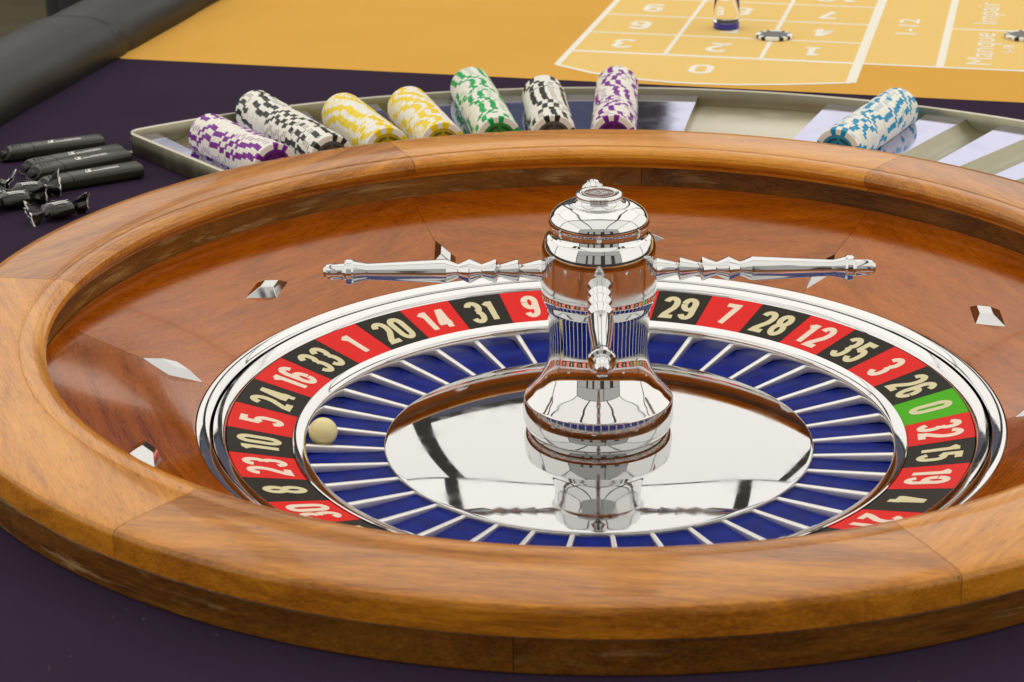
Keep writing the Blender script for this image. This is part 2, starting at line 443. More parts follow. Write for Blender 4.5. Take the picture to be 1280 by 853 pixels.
# orange printed layout cloth
def sheet(pts_uv, z): 
    return [uv(*p) + (z,) for p in pts_uv]
lay = obj('layout_cloth', mesh_from('layout_cloth', sheet([(-462, -122), (1150, -122), (1150, 1500), (-462, 1500)], 0.5), [(0, 1, 2, 3)], ['orange_cloth']), kind='structure')
zc = [(0, -62), (40, -88), (84, -104), (120, -110), (147, -111), (185, -108), (230, -98), (291, -79)]
pts = zc + [(291, 0), (760, 0), (760, 1300), (0, 1300)]
obj('yellow_field', mesh_from('yellow_field', sheet(pts, 0.62), [tuple(range(len(pts)))], ['yellow_print'], smooth=False), lay)
def line(u0, v0, u1, v1, w, z=0.70):
    d = hypot(u1 - u0, v1 - v0); nx, ny = -(v1 - v0) / d * w / 2, (u1 - u0) / d * w / 2
    me = mesh_from('printed_line', sheet([(u0 + nx, v0 + ny), (u0 - nx, v0 - ny), (u1 - nx, v1 - ny), (u1 + nx, v1 + ny)], z), [(0, 1, 2, 3)], ['white_print'], smooth=False)
    return obj('printed_line', me, lay)
line(0, -62, 0, 1300, 6.5); line(291, -79, 291, 1300, 10)
line(97, 3.6, 97, 1300, 4.5, 0.73); line(194, 3.6, 194, 1300, 4.5, 0.73)
line(3.3, 0, 286, 0, 7)
for k in range(1, 8): line(3.3, 88 * k, 286, 88 * k, 4.5, 0.715)
line(296, 0, 760, 0, 5.5); line(370, 2.8, 370, 1300, 8); line(374, 174, 760, 174, 5)
vv, ff = stroke_mesh(zc, 2.8, False)
obj('printed_line', mesh_from('printed_line', [uv(*p) + (0.75,) for p in vv], ff, ['white_print'], smooth=False), lay)

def flat_number(txt, u, v, h, w, hw):
    verts, faces = [], []
    for v2, f2, ly in number_shape(txt, w, h, hw, 3, base_bar=True):
        b0 = len(verts)
        for (x, y) in v2: verts.append(uv(u - x, v - y) + (0.76 + ly * 0.012,))
        faces += [tuple(b0 + i for i in f) for f in f2]
    obj('printed_number', mesh_from('printed_number', verts, faces, ['white_print'], smooth=False), lay)
flat_number('0', 143, -53, 37, 17, 3.3)
for r in range(4):
    for c in range(3):
        flat_number(str(3 * r + 3 - c), 48 + 97 * c, 41 + 88 * r, 40, 16, 3.4)
def flat_text(body, u, v, size, bold, sx=1.0):
    me = text_mesh('printed_word', body, size, 'white_print', bold, sx)
    o = obj('printed_word', me, lay); x, y = uv(u, v)
    o.location = V(x, y, 0.76); o.rotation_euler = (0, 0, LR + pi / 2)
flat_text('1-12', 329, 172, 30, 0.5, 1.55)
flat_text('Manque', 408, 88, 36, 0.0, 1.28)
flat_text('1-18', 434, 90, 15, 0.3, 1.3)
flat_text('Impair', 408, 258, 36, 0.0, 1.25)

# ================================================================== PADDED RAIL
rail = empty('table_rail', uv(-492, 0) + (0,), LR, label='padded black leather armrest rail along the table edge, upper left', cat='rail')
def rail_mesh(v0, v1):
    verts, faces = [], []
    ns, nc = 420, 48
    for i in range(ns + 1):
        v = v0 + (v1 - v0) * i / ns
        for j in range(nc):
            a = 2 * pi * j / nc
            ca, sa = cos(a), sin(a)
            k = 1 + 0.012 * sin(v / 61.0 + 2 * ca) + 0.008 * sin(v / 23.0 + 4 * sa)
            # the leather is gathered into a fold where two lengths of padding meet
            slant = v + 118 - 26 * ca
            k -= 0.035 * math.exp(-(slant / 9.0) ** 2) * (0.6 + 0.4 * ca)
            k += 0.018 * math.exp(-((slant + 20) / 14.0) ** 2)
            k *= 1.02 if v < -118 else 0.985
            x = math.copysign(abs(ca) ** 0.85, ca) * 50 * k; z = math.copysign(abs(sa) ** 0.85, sa) * 37 * k + 6
            verts.append((x, v, z))
    for i in range(ns):
        for j in range(nc):
            j2 = (j + 1) % nc
            faces.append((i * nc + j, (i + 1) * nc + j, (i + 1) * nc + j2, i * nc + j2))
    faces.append(tuple(range(nc))); faces.append(tuple(ns * nc + j for j in range(nc)))
    return mesh_from('cushion', verts, faces, ['leather'], sharp=60)
obj('cushion', rail_mesh(-700, 900), rail)
vb, fb = boxm(-42, 30, -700, 900, -120, -34, 4)
obj('mount_board', mesh_from('mount_board', vb, fb, ['leather']), rail)

# ================================================================== ROULETTE BOWL
bowl = empty('roulette_bowl', (0, 0, 0), label='polished golden brown wooden roulette bowl with chrome diamond deflectors', cat='roulette wheel')
RIM = [(355.8, 20.1), (354.8, 22.6), (351.5, 24.6), (348.4, 27.2), (347.3, 30.2), (348.0, 33.0), (350.6, 35.4), (354.5, 36.5),
       (361.5, 36.6), (362.6, 36.2), (363.6, 36.5), (385, 36.75), (405, 36.7), (410.2, 36.4), (412.6, 35.4), (413.8, 33.7), (414.3, 31.4), (414.4, 20.1)]
g = radians(0.030)
rim_me = mesh_from('rim_segment', *lathe(RIM, 40, -radians(30) + g, radians(30) - g, True), ['rim_wood'], sharp=30)
LOW = [(358.6, 2.2), (357.4, 19.8), (412.9, 19.8), (413.6, 18.8), (414.1, 1.2), (413.2, 0.2), (360, 0.2)]
low_me = mesh_from('base_segment', *lathe(LOW, 40, -radians(30) + g, radians(30) - g, True), ['base_wood'], sharp=30)
TRK = [(357.6, 4.6), (345, -1.3), (320, -11.6), (290, -23.2), (262.5, -34.0), (260.6, -34.9), (260.6, -46), (300, -36), (357.6, -10)]
trk_me = mesh_from('track_panel', *lathe(TRK, 40, -radians(30) + g, radians(30) - g, True), ['track_wood'], sharp=30)
for k in range(6):
    obj('rim_segment', rim_me, bowl, rotz=radians(84.5 + 60 * k))
    obj('base_segment', low_me, bowl, rotz=radians(54.6 + 60 * k))
    obj('track_panel', trk_me, bowl, rotz=radians(84.5 + 60 * k))
RING = [(260.2, -44), (260.2, -35.6), (259.6, -35.0), (252.0, -36.6), (251.2, -37.3), (251.0, -46)]
obj('chrome_ring', mesh_from('chrome_ring', *lathe(RING, 256), ['chrome'], sharp=30), bowl)
obj('well_floor', mesh_from('well_floor', *lathe([(150, -70), (261, -70), (261, -46.5), (250.8, -46.5)], 96), ['black_gap']), bowl)

def deflector(radial):
    """truncated diamond pyramid"""
    L_, W_, H_ = (22.5, 9.0, 5.5) if radial else (10.5, 23.0, 6.5)
    v = [(L_, 0, 0), (0, W_, 0), (-L_, 0, 0), (0, -W_, 0)]
    v += [(x * 0.42, y * 0.42, H_) for x, y, z in v]
    f = [(0, 1, 5, 4), (1, 2, 6, 5), (2, 3, 7, 6), (3, 0, 4, 7), (4, 5, 6, 7)]
    bm = bmesh.new()
    bv = [bm.verts.new(p) for p in v]
    for q in f: bm.faces.new([bv[i] for i in q])
    bmesh.ops.bevel(bm, geom=[e for e in bm.edges if len(e.link_faces) == 2], offset=0.35, segments=1, affect='EDGES')
    bm.verts.index_update()
    v = [tuple(p.co) for p in bm.verts]; f = [tuple(p.index for p in q.verts) for q in bm.faces]; bm.free()
    return mesh_from('deflector', v, f, ['deflector_steel'], smooth=False)
dme = {True: deflector(True), False: deflector(False)}
sl = atan2(34.0 + 4.6, 357.6 - 262.5)
for k in range(12):
    rad = k % 2 == 0
    a = radians(174.4 - 30 * k); r = 285.5 if rad else 298
    z = -23.2 + (r - 290) * 0.387
    o = obj('deflector', dme[rad], bowl)
    mt_ = Matrix.Rotation(a, 4, 'Z') @ Matrix.Translation(V(r, 0, z - 0.2)) @ Matrix.Rotation(-sl, 4, 'Y')
    o.matrix_local = mt_

# ================================================================== ROTOR
rotor = empty('wheel_rotor', (0, 0, -70), label='spinning roulette rotor with numbered ring, blue pockets and tall chrome turret', cat='rotor')
RZ = 70                                      # parts are written in table heights and lifted by this
def part(name, vf, mats, parent=rotor, sharp=35, smooth=True, rotz=None):
    v, f = vf
    if parent is rotor: v = [(a, b, c + RZ) for a, b, c in v]
    return obj(name, mesh_from(name, v, f, mats, smooth=smooth, sharp=sharp), parent, rotz=rotz)

OUT = [(249.8, -46), (249.8, -38.6), (249.3, -38.0), (243.6, -39.6), (243.0, -39.9), (242.0, -41.4), (241.4, -42.6), (241.3, -46)]
part('outer_ring', lathe(OUT, 256), ['chrome'])
INN = [(199.6, -58), (199.6, -51.4), (199.0, -50.9), (192.4, -52.5), (191.5, -53.2), (191.0, -54.4), (190.6, -58.0), (190.4, -65)]
part('inner_ring', lathe(INN, 256), ['chrome'])
part('ring_bed', lathe([(241.5, -44.2), (199.4, -54.6)], 128), ['black_gap'])
part('pocket_floor', lathe([(191, -63.2), (165, -63.4), (139, -63.8)], 148), ['pocket_blue'])

ORDER = [0, 32, 15, 19, 4, 21, 2, 25, 17, 34, 6, 27, 13, 36, 11, 30, 8, 23, 10, 5, 24, 16, 33, 1, 20, 14, 31, 9, 22, 18, 29, 7, 28, 12, 35, 3, 26]
REDS = {1, 3, 5, 7, 9, 12, 14, 16, 18, 19, 21, 23, 25, 27, 30, 32, 34, 36}
TH0 = radians(6.04); ST = 2 * pi / 37
slope = (52.2 - 42.2) / (241.2 - 199.8)
def zring(r): return -42.2 - (241.2 - r) * slope
plates = {}
def plate_mesh(col):
    vf = lathe([(199.9, zring(199.9)), (241.1, zring(241.1)), (241.1, zring(241.1) - 1.6), (199.9, zring(199.9) - 1.6)], 6, -ST / 2 + 0.0006, ST / 2 - 0.0006, True)
    v = [(a, b, c + RZ) for a, b, c in vf[0]]
    return mesh_from('number_plate', v, vf[1], [col])
for c in ('red', 'black', 'green'): plates[c] = plate_mesh(c)
for k, num in enumerate(ORDER):
    col = 'green' if num == 0 else ('red' if num in REDS else 'black')
    a = TH0 - k * ST
    p = obj('number_plate', plates[col], rotor, rotz=a)
    verts, faces = [], []
    for v2, f2, ly in number_shape(str(num), 7.8, 28.5, 2.35, 1.2):
        b0 = len(verts)
        for (x, y) in v2:
            r = 220.5 + y; an = -x / 220.5
            verts.append((r * cos(an), r * sin(an), zring(r) + RZ + 0.12 + 0.03 * ly))
        faces += [tuple(b0 + i for i in f) for f in f2]
    obj('number', mesh_from('number', verts, faces, ['cream_white' if col == 'red' else 'cream_gold'], smooth=False), p)

# frets between the pockets
fv, ffc = [], []
prof_f = [(-2.05, -5), (-2.0, -1.1), (-1.7, -0.3), (-1.2, 0), (1.2, 0), (1.7, -0.3), (2.0, -1.1), (2.05, -5)]
for i, (r, zt) in enumerate(((138.5, -61.9), (141.0, -61.8), (165, -59.6), (189, -57.4), (190.9, -57.2))):
    w = (0.80, 0.82, 0.92, 1.0, 1.0)[i]
    for (y, z) in prof_f: fv.append((r, y * w, max(z + zt, -63.9) + RZ))
k = len(prof_f)
for i in range(4):
    for j in range(k - 1): ffc.append((i * k + j, (i + 1) * k + j, (i + 1) * k + j + 1, i * k + j + 1))
ffc.append(tuple(range(k))); ffc.append(tuple(4 * k + j for j in range(k)))
fret_me = mesh_from('fret', fv, ffc, ['satin_steel'], sharp=50)
for k in range(37): obj('fret', fret_me, rotor, rotz=TH0 - (k + .5) * ST)

# the mirrored centre cone
CONE = [(140.3, -65), (140.3, -60.9), (139.9, -60.4)]
rr, zz = 139.6, -60.25
while rr > 24:                              # steep at the edge, nearly flat under the turret
    CONE.append((rr, zz))
    sl_ = radians(1.2 + 12.0 * ((rr - 24) / 115.6) ** 2.4)
    zz += 1.5 * math.tan(sl_); rr -= 1.5
CONE_TOP = zz
part('separator_cone', lathe(CONE, 256), ['cone_metal'], sharp=40)

# turret
TUR = ([(24, -56), (24, -52.3), (42.5, -52.3)] + smooth_prof([(45.2, -51.8), (46.9, -49.6), (48.3, -46.2), (48.95, -42.5), (48.95, -38.0), (48.75, -33.8), (48.5, -30.4)], 5)
       + smooth_prof([(48.0, -29.6), (44.0, -25.2), (39.0, -19.0), (34.7, -11.0), (32.4, -3.0), (31.6, 5.0), (31.9, 14), (33.4, 31.5)], 9)
       + smooth_prof([(33.6, 33.0), (34.9, 35.4), (36.2, 38.4), (36.8, 42.5), (36.9, 50)], 5)
       + smooth_prof([(36.9, 62), (36.8, 68.0), (36.2, 73.0), (35.0, 77.2), (33.8, 80.0)], 6)
       + [(33.0, 80.6)] + smooth_prof([(31.6, 81.6), (31.0, 84.0), (31.1, 86.6)], 4)
       + smooth_prof([(31.6, 87.2), (31.9, 89.0), (31.2, 92.4), (28.4, 96.4), (23.5, 99.4), (19.6, 100.6)], 6)
       + smooth_prof([(18.6, 100.4), (16.6, 100.9), (15.0, 102.4), (14.2, 104.2)], 4)
       + smooth_prof([(14.6, 105.0), (14.8, 106.4), (14.2, 107.6), (12.6, 108.0), (11.4, 107.9)], 4) + [(11.0, 107.3), (0.01, 107.3)])
tur = part('turret', lathe(TUR, 160), ['chrome'], sharp=32)
v, f = lathe([(10.8, 107.45), (0.01, 107.6)], 48)
emb = obj('emblem', mesh_from('emblem', [(a, b, c + RZ) for a, b, c in v], f, ['emblem']), tur)
ev, ef = [], []
for pts_, cl in ((([(8.5, 0), (0, 5.2), (-8.5, 0), (0, -5.2)]), True), (([(5.6, 0), (0, 3.3), (-5.6, 0), (0, -3.3)]), True),
                 ([(-4.2, -1.4), (-2.6, 1.6), (-1.0, -1.2), (1.0, 1.5), (2.6, -1.4), (4.2, 1.2)], False), (arc(0, 0, 9.8, 9.8, 0, 360, 40)[:-1], True)):
    v2, f2 = stroke_mesh(pts_, 0.33, cl); b0 = len(ev)
    ev += [(x, y, 107.75 + RZ + 0.02 * len(ef)/10) for x, y in v2]; ef += [tuple(b0 + i for i in q) for q in f2]
obj('engraving', mesh_from('engraving', ev, ef, ['satin_steel'], smooth=False), tur)

ARM = [(33.5, 7.6), (36.5, 7.6), (37.2, 7.2), (48.6, 4.3), (49.6, 4.1), (50.4, 4.6), (51.3, 7.3), (52.2, 7.4), (62.2, 4.3), (63.4, 4.1), (64.3, 4.7), (65.4, 7.6), (66.3, 7.6),
       (74.2, 4.4), (74.9, 4.4), (82.0, 7.8), (82.7, 7.8), (89.3, 4.6), (90.0, 4.6), (96.9, 7.7), (98.2, 7.7), (120, 6.6), (147, 5.2), (148, 5.3), (156, 7.1), (157.2, 8.1), (160.6, 8.2), (161.6, 7.7), (162.2, 5.6),
       (163, 5.3), (170.5, 5.3), (173.6, 4.6), (175.4, 3.0), (176.0, 0.8), (176.05, 0.01)]
av, af = [], []
nn = 40; kk = len(ARM)
for i in range(nn):
    a = 2 * pi * i / nn
    for s_, r in ARM: av.append((s_, r * cos(a), r * sin(a) + RZ))
for i in range(nn):
    i2 = (i + 1) % nn
    for j in range(kk - 1): af.append((i * kk + j, i2 * kk + j, i2 * kk + j + 1, i * kk + j + 1))
arm_me = mesh_from('handle_arm', av, af, ['arm_metal'], sharp=20)
for deg, z in ((1.6, 56.8), (91.6, 60.2), (181.6, 56.2), (270.7, 57.0)): obj('handle_arm', arm_me, tur, (0, 0, z), radians(deg))

# ball
bm = bmesh.new(); bmesh.ops.create_uvsphere(bm, u_segments=48, v_segments=32, radius=9.5 * S)
me = bpy.data.meshes.new('roulette_ball'); bm.to_mesh(me); bm.free()
me.polygons.foreach_set('use_smooth', [True] * len(me.polygons)); me.materials.append(M['ball'])
ba = radians(-177.6)
obj('roulette_ball', me, None, (180.3 * cos(ba), 180.3 * sin(ba), -53.8), label='ivory coloured roulette ball lying in a blue pocket by red 5', cat='ball')

# ================================================================== CHIP TRAY
tray = empty('chip_tray', (-0, 520, 0.6), label='curved metal chip tray with radial troughs behind the wooden wheel rim', cat='chip tray')
TY = -520
TRZ = -0.6
STK = [126.8, 120.2, 113.7, 107.5, 101.0, 95.0, 88.5, 63.8]
EMPT = [57.3, 50.8, 44.3]
RT, ZCt, ZD, RI, RO = 19.5, 23.0, 13.0, 424.0, 616.4
WT = sqrt(RT ** 2 - (ZCt - ZD) ** 2)
def tpart(name, verts, faces, mats, sharp=35, smooth=True):
    return obj(name, mesh_from(name, [(a, b + TY, c + TRZ) for a, b, c in verts], faces, mats, sharp=sharp, smooth=smooth), tray)
def pol(s, d, deg):
    a = radians(deg); return (s * cos(a) - d * sin(a), s * sin(a) + d * cos(a))     # +d turns anticlockwise
for deg in STK + EMPT:
    verts, faces = [], []
    na = 18; am = math.asin(WT / RT)
    for i in range(na + 1):
        t = -am + 2 * am * i / na; d = RT * sin(t); z = ZCt - RT * cos(t)
        for s in (sqrt(RI ** 2 - d * d), sqrt(RO ** 2 - d * d)): verts.append(pol(s, d, deg) + (z,))
    for i in range(na): faces.append((2 * i, 2 * i + 1, 2 * i + 3, 2 * i + 2))
    tpart('trough', verts, faces, ['tray_metal'])
# deck plates between the troughs
edges = []
seq = sorted(STK + EMPT, reverse=True)
def edge_t(deg, side): return [pol(sqrt(r * r - WT * WT), side * WT, deg) for r in (RI, RO)]
def edge_a(deg): return [pol(r, 0, deg) for r in (RI, RO)]
gaps = [(edge_a(130.75), edge_t(seq[0], 1))]
for a_, b_ in zip(seq[:-1], seq[1:]):
    if a_ == 88.5: gaps += [(edge_t(a_, -1), edge_a(81.6)), (edge_a(70.6), edge_t(b_, 1))]
    else: gaps.append((edge_t(a_, -1), edge_t(b_, 1)))
gaps.append((edge_t(seq[-1], -1), edge_a(40.3)))
for (p0, p1), (q0, q1) in gaps:
    verts = []
    ns = 6
    A0 = atan2(p1[1], p1[0]); B0 = atan2(q1[1], q1[0]); A1 = atan2(p0[1], p0[0]); B1 = atan2(q0[1], q0[0])
    for i in range(ns + 1):
        t = i / ns; a = A0 + (B0 - A0) * t; b_ = A1 + (B1 - A1) * t
        verts += [(RO * cos(a), RO * sin(a), ZD), (RI * cos(b_), RI * sin(b_), ZD)]
    faces = [(2 * i, 2 * i + 1, 2 * i + 3, 2 * i + 2) for i in range(ns)]
    tpart('deck_plate', verts, faces, ['tray_film'])
# flat pan
verts = []
for i in range(13):
    a = radians(81.6 + (70.6 - 81.6) * i / 12)
    verts += [(RO * cos(a), RO * sin(a), 4), (RI * cos(a), RI * sin(a), 4)]
tpart('flat_pan', verts, [(2 * i, 2 * i + 1, 2 * i + 3, 2 * i + 2) for i in range(12)], ['tray_rim_metal'])
for dg in (81.6, 70.6):
    (x0, y0), (x1, y1) = edge_a(dg)
    tpart('pan_side', [(x0, y0, 4), (x1, y1, 4), (x1, y1, ZD), (x0, y0, ZD)], [(0, 1, 2, 3)], ['tray_metal'], smooth=False)
# wall
path = [pol(619.2, 0, 40 + i * 0.75) for i in range(119)]
cdir = radians(131.0); cr = 13.0
cx = (619.2 - cr); off_ = math.asin(cr / cx)
cc = (cx * cos(cdir - off_), cx * sin(cdir - off_))
path = [p for p in path if atan2(p[1], p[0]) < cdir - off_ - 0.002]
st_ = cdir - off_
for i in range(9):
    a = st_ + (pi / 2 + off_) * i / 8
    path.append((cc[0] + cr * cos(a), cc[1] + cr * sin(a)))
e0 = path[-1]
path.append((e0[0] + (418 - hypot(*e0)) * cos(cdir) , e0[1] + (418 - hypot(*e0)) * sin(cdir)))
def offset_path(p, d):
    out = []
    for i in range(len(p)):
        a = p[max(i - 1, 0)]; b = p[min(i + 1, len(p) - 1)]
        l = hypot(b[0] - a[0], b[1] - a[1]); out.append((p[i][0] - (b[1] - a[1]) / l * d, p[i][1] + (b[0] - a[0]) / l * d))
    return out
lev = [(0, 0.6), (0, 18.4), (0.5, 19.0), (1.8, 19.0), (2.3, 18.4), (2.3, 3.0)]
verts, faces = [], []
cols = [offset_path(path, d) for d, z in lev]
for i in range(len(path)):
    for c_, (d, z) in zip(cols, lev): verts.append((c_[i][0], c_[i][1], z))
k = len(lev)
for i in range(len(path) - 1):
    for j in range(k - 1): faces.append((i * k + j, (i + 1) * k + j, (i + 1) * k + j + 1, i * k + j + 1))
tpart('wall', verts, faces, ['tray_metal'], sharp=40)
verts, faces = [], []
lev = [(-0.25, 18.5), (0.2, 19.35), (2.1, 19.35), (2.5, 18.5)]
cols = [offset_path(path, d) for d, z in lev]
for i in range(len(path)):
    for c_, (d, z) in zip(cols, lev): verts.append((c_[i][0], c_[i][1], z))
k = len(lev)
for i in range(len(path) - 1):
    for j in range(k - 1): faces.append((i * k + j, (i + 1) * k + j, (i + 1) * k + j + 1, i * k + j + 1))
tpart('rolled_edge', verts, faces, ['tray_rim_metal'], sharp=50)
verts = []
for i in range(41):
    a = radians(130.9 + (40.2 - 130.9) * i / 40); verts += [(618.5 * cos(a), 618.5 * sin(a), 1.0), (420 * cos(a), 420 * sin(a), 1.0)]
tpart('underside', verts, [(2 * i, 2 * i + 1, 2 * i + 3, 2 * i + 2) for i in range(40)], ['tray_metal'])

# ================================================================== CHIPS
CR, CT = 19.0, 3.62
def chip_mesh(col):
    """edge inserts are separate coloured faces: pairs of full blocks and a thin dash, six times round"""
    nS = 72; hz = CT / 2; verts, faces, fm = [], [], []
    rings = [(13.6, hz - 0.08), (14.0, hz), (CR - 0.6, hz), (CR, hz - 0.5), (CR, hz * 0.33), (CR, -hz * 0.33), (CR, -hz + 0.5), (CR - 0.6, -hz), (14.0, -hz), (13.6, -hz + 0.08)]
    for i in range(nS):
        a = 2 * pi * i / nS
        for r, z in rings: verts.append((r * cos(a), r * sin(a), z))
    k = len(rings)
    for i in range(nS):
        i2 = (i + 1) % nS; s = i % 18
        for j in range(k - 1):
            c = 0
            if j in (0, 8): c = 2
            elif s in ((0, 1, 2, 3, 7, 8, 9, 10) if col == 'yellow' else (0, 1, 2, 6, 7, 8)): c = 1
            elif s in (13, 14, 15) and j == 4 and (i // 18) % 2: c = 1
            faces.append((i * k + j, i2 * k + j, i2 * k + j + 1, i * k + j + 1)); fm.append(c)
    c0 = len(verts); verts += [(0, 0, hz - 0.08), (0, 0, -hz + 0.08)]
    for i in range(nS):
        i2 = (i + 1) % nS
        faces.append((i * k, i2 * k, c0)); fm.append(2)
        faces.append((i2 * k + k - 1, i * k + k - 1, c0 + 1)); fm.append(2)
    me = bpy.data.meshes.new('casino_chip')
    me.from_pydata([(a * S, b * S, c * S) for a, b, c in verts], [], faces)
    for mt in ('chip_white', 'chip_' + col, 'face_' + col): me.materials.append(M[mt])
    me.polygons.foreach_set('material_index', fm)
    me.polygons.foreach_set('use_smooth', [True] * len(faces)); me.set_sharp_from_angle(angle=radians(30)); me.update()
    return me
chip_me = {c: chip_mesh(c) for c in CH}

def face_print_mesh():
    """words on an arc and a spade, lying just over the chip face (+Z side)"""
    verts, faces = [], []
    me = text_mesh('w', 'casino  mobil', 4.2, 'ink', 0.10, 1.0)
    b0 = 0
    for v in me.vertices:
        x, y = v.co.x / S, v.co.y / S
        r = 10.6 + y; a = pi / 2 - x / 10.6
        verts.append((r * cos(a), r * sin(a), CT / 2 + 0.04))
    for p in me.polygons: faces.append(tuple(p.vertices))
    bpy.data.meshes.remove(me)
    sp = [(0, 7.2), (1.6, 4.6), (4.6, 1.4), (5.2, -1.0), (3.6, -2.8), (1.0, -1.8), (1.8, -5.0), (-1.8, -5.0), (-1.0, -1.8), (-3.6, -2.8), (-5.2, -1.0), (-4.6, 1.4), (-1.6, 4.6)]
    b0 = len(verts); verts += [(x * 1.05, y * 1.05 + 0.4, CT / 2 + 0.04) for x, y in sp]; faces.append(tuple(b0 + i for i in range(len(sp))))
    return mesh_from('face_print', verts, faces, ['ink'], smooth=False)
print_me = face_print_mesh()

ONES = ['', 'first', 'second', 'third', 'fourth', 'fifth', 'sixth', 'seventh', 'eighth', 'ninth', 'tenth', 'eleventh', 'twelfth', 'thirteenth', 'fourteenth', 'fifteenth', 'sixteenth', 'seventeenth', 'eighteenth', 'nineteenth']
def ordinal(n_):
    if n_ < 20: return ONES[n_]
    t = {2: 'twent', 3: 'thirt', 4: 'fort', 5: 'fift', 6: 'sixt'}[n_ // 10]
    return t + 'ieth' if n_ % 10 == 0 else t + 'y-' + ONES[n_ % 10]

stacks = [('purple', 126.8, 433.0, 549, 'leftmost purple stack'), ('black', 120.2, 430.5, 599, 'long black stack'),
          ('yellow', 113.7, 432.0, 557, 'left yellow stack'), ('yellow', 107.5, 430.0, 558, 'right yellow stack'),
          ('green', 101.0, 436.0, 614, 'green stack'), ('black', 95.0, 434.5, 574, 'short black stack'),
          ('purple', 88.5, 434.0, 608, 'purple stack behind turret'), ('blue', 63.8, 436.0, 586, 'blue stack')]
for col, deg, r0, r1, where in stacks:
    a = radians(deg); nch = int(round((r1 - r0) / 3.7))
    ax = Vector((cos(a), sin(a), 0))
    base = Matrix((( -sin(a), 0, cos(a), 0), (cos(a), 0, sin(a), 0), (0, 1, 0, 0), (0, 0, 0, 1)))   # local Y up, local Z outward
    run = random.random() * 6.28
    for i in range(nch):
        q = random.random()
        if q < 0.46: run += radians(random.uniform(-2.5, 2.5))
        elif q < 0.84: run += random.choice((-1, 1, 1)) * radians(random.uniform(5, 15))
        else: run = random.random() * 6.28
        r = r0 + (i + 0.5) * (r1 - r0) / nch
        j1, j2 = random.uniform(-.28, .28), random.uniform(-.1, .35)
        flip = -1
        mt_ = Matrix.Translation(V(r * cos(a) - sin(a) * j1, r * sin(a) + cos(a) * j1, ZCt + j2 - 0.1)) @ base @ Matrix.Rotation(pi, 4, 'Y') @ Matrix.Rotation(run if i else radians(25 + 60 * random.random()), 4, 'Z')
        o = obj('casino_chip', chip_me[col], None,
                label='%s chip, %s from the wheel in the %s' % (col, ordinal(i + 1), where), cat='chip', group='chips lined up in the metal tray')
        o.matrix_world = mt_
        if i == 0:
            p = obj('face_print', print_me, o)
            p.rotation_euler = (0, 0, -mt_.to_euler().z if False else 0)
            # keep the printed words upright whatever the chip's own turn
            up = (mt_.inverted().to_3x3() @ Vector((0, 0, 1)))
            p.rotation_euler = (0, 0, atan2(up.y, up.x) - pi / 2)
for (x, y, rz, lab) in ((181, 899, 0.2, 'black and white chip lying on the layout line between numbers 2 and 4'),
                        (437, 896, 0.9, 'black and white chip on the word Manque at the right picture edge')):
    obj('casino_chip', chip_me['black'], None, (x, y, 0.85 + CT / 2), rz, label=lab, cat='chip', group='chips bet on the layout')

# ================================================================== WIN MARKER
mk = empty('win_marker', (134, 945, 0.85), label='clear acrylic win marker with dark blue foot on the yellow layout', cat='marker')
obj('foot', mesh_from('foot', *lathe([(0.01, 0), (13.2, 0), (13.8, 0.8), (13.8, 6.4), (13.4, 6.9), (0.01, 6.9)], 64), ['blue_acrylic']), mk)
obj('body', mesh_from('body', *lathe([(0.01, 7.0), (13.3, 7.0), (13.6, 7.4)] + smooth_prof([(13.6, 20), (13.2, 34), (12.0, 48), (11.2, 60)], 5) + [(10.8, 60.6), (0.01, 60.6)], 64), ['clear']), mk)
obj('knob', mesh_from('knob', *lathe([(0.01, 60.7), (9.0, 60.7)] + smooth_prof([(12.0, 66), (12.6, 73), (10.0, 80), (4, 84)], 5) + [(0.01, 84.4)], 64), ['blue_acrylic']), mk)
for sgn in (0, 1):                          # blue leaf shapes added in place of blue refracted at the side edges
    pv, pf = [], []
    for i in range(13):
        z = 12 + 46 * i / 12; hw_ = radians(80) * (i / 12) ** 0.75; rr = 13.75 if z < 20 else 13.75 - (z - 20) * 0.055
        for t in (-1, -0.5, 0, 0.5, 1):
            a = pi * sgn + t * hw_ - 0.1
            pv.append((rr * cos(a), rr * sin(a), z))
    for i in range(12):
        for j in range(4): pf.append((i * 5 + j, i * 5 + j + 1, i * 5 + j + 6, i * 5 + j + 5))
    obj('side_refraction', mesh_from('side_refraction', pv, pf, ['blue_acrylic']), mk)

# ================================================================== LIGHTERS
def ell(n_, w, h, e=0.62):
    out = []
    for i in range(n_):
        a = 2 * pi * i / n_; c_, s_ = cos(a), sin(a)
        out.append((math.copysign(abs(c_) ** e, c_) * w, math.copysign(abs(s_) ** e, s_) * h))
    return out
def tube(sections, n_=40):
    """sections: (x, w, h, shear) along X; cross-section in YZ"""
    verts, faces = [], []
    for x, w, h, sh_ in sections:
        for (y, z) in ell(n_, w, h): verts.append((x + sh_ * z, y, z))
    for i in range(len(sections) - 1):
        for j in range(n_):
            j2 = (j + 1) % n_; faces.append((i * n_ + j, i * n_ + j2, (i + 1) * n_ + j2, (i + 1) * n_ + j))
    faces.append(tuple(range(n_))); faces.append(tuple((len(sections) - 1) * n_ + j for j in range(n_)))
    return verts, faces
HB = 5.8
body_me = mesh_from('body', *tube([(0, 9.8, 4.7, 0), (0.7, 10.7, 5.5, 0), (2.5, 11.0, HB, 0), (60, 11.0, HB, 0), (61, 10.8, 5.6, 0)]), ['lighter_body'], sharp=28)
hood_me = mesh_from('hood', *tube([(61.1, 10.4, 5.3, 0), (61.6, 10.8, 5.65, 0), (72, 10.8, 5.65, 0), (78, 10.6, 5.6, -0.25), (84, 10.0, 5.3, -0.85), (85.2, 9.3, 4.8, -0.95)]), ['lighter_body'], sharp=28)
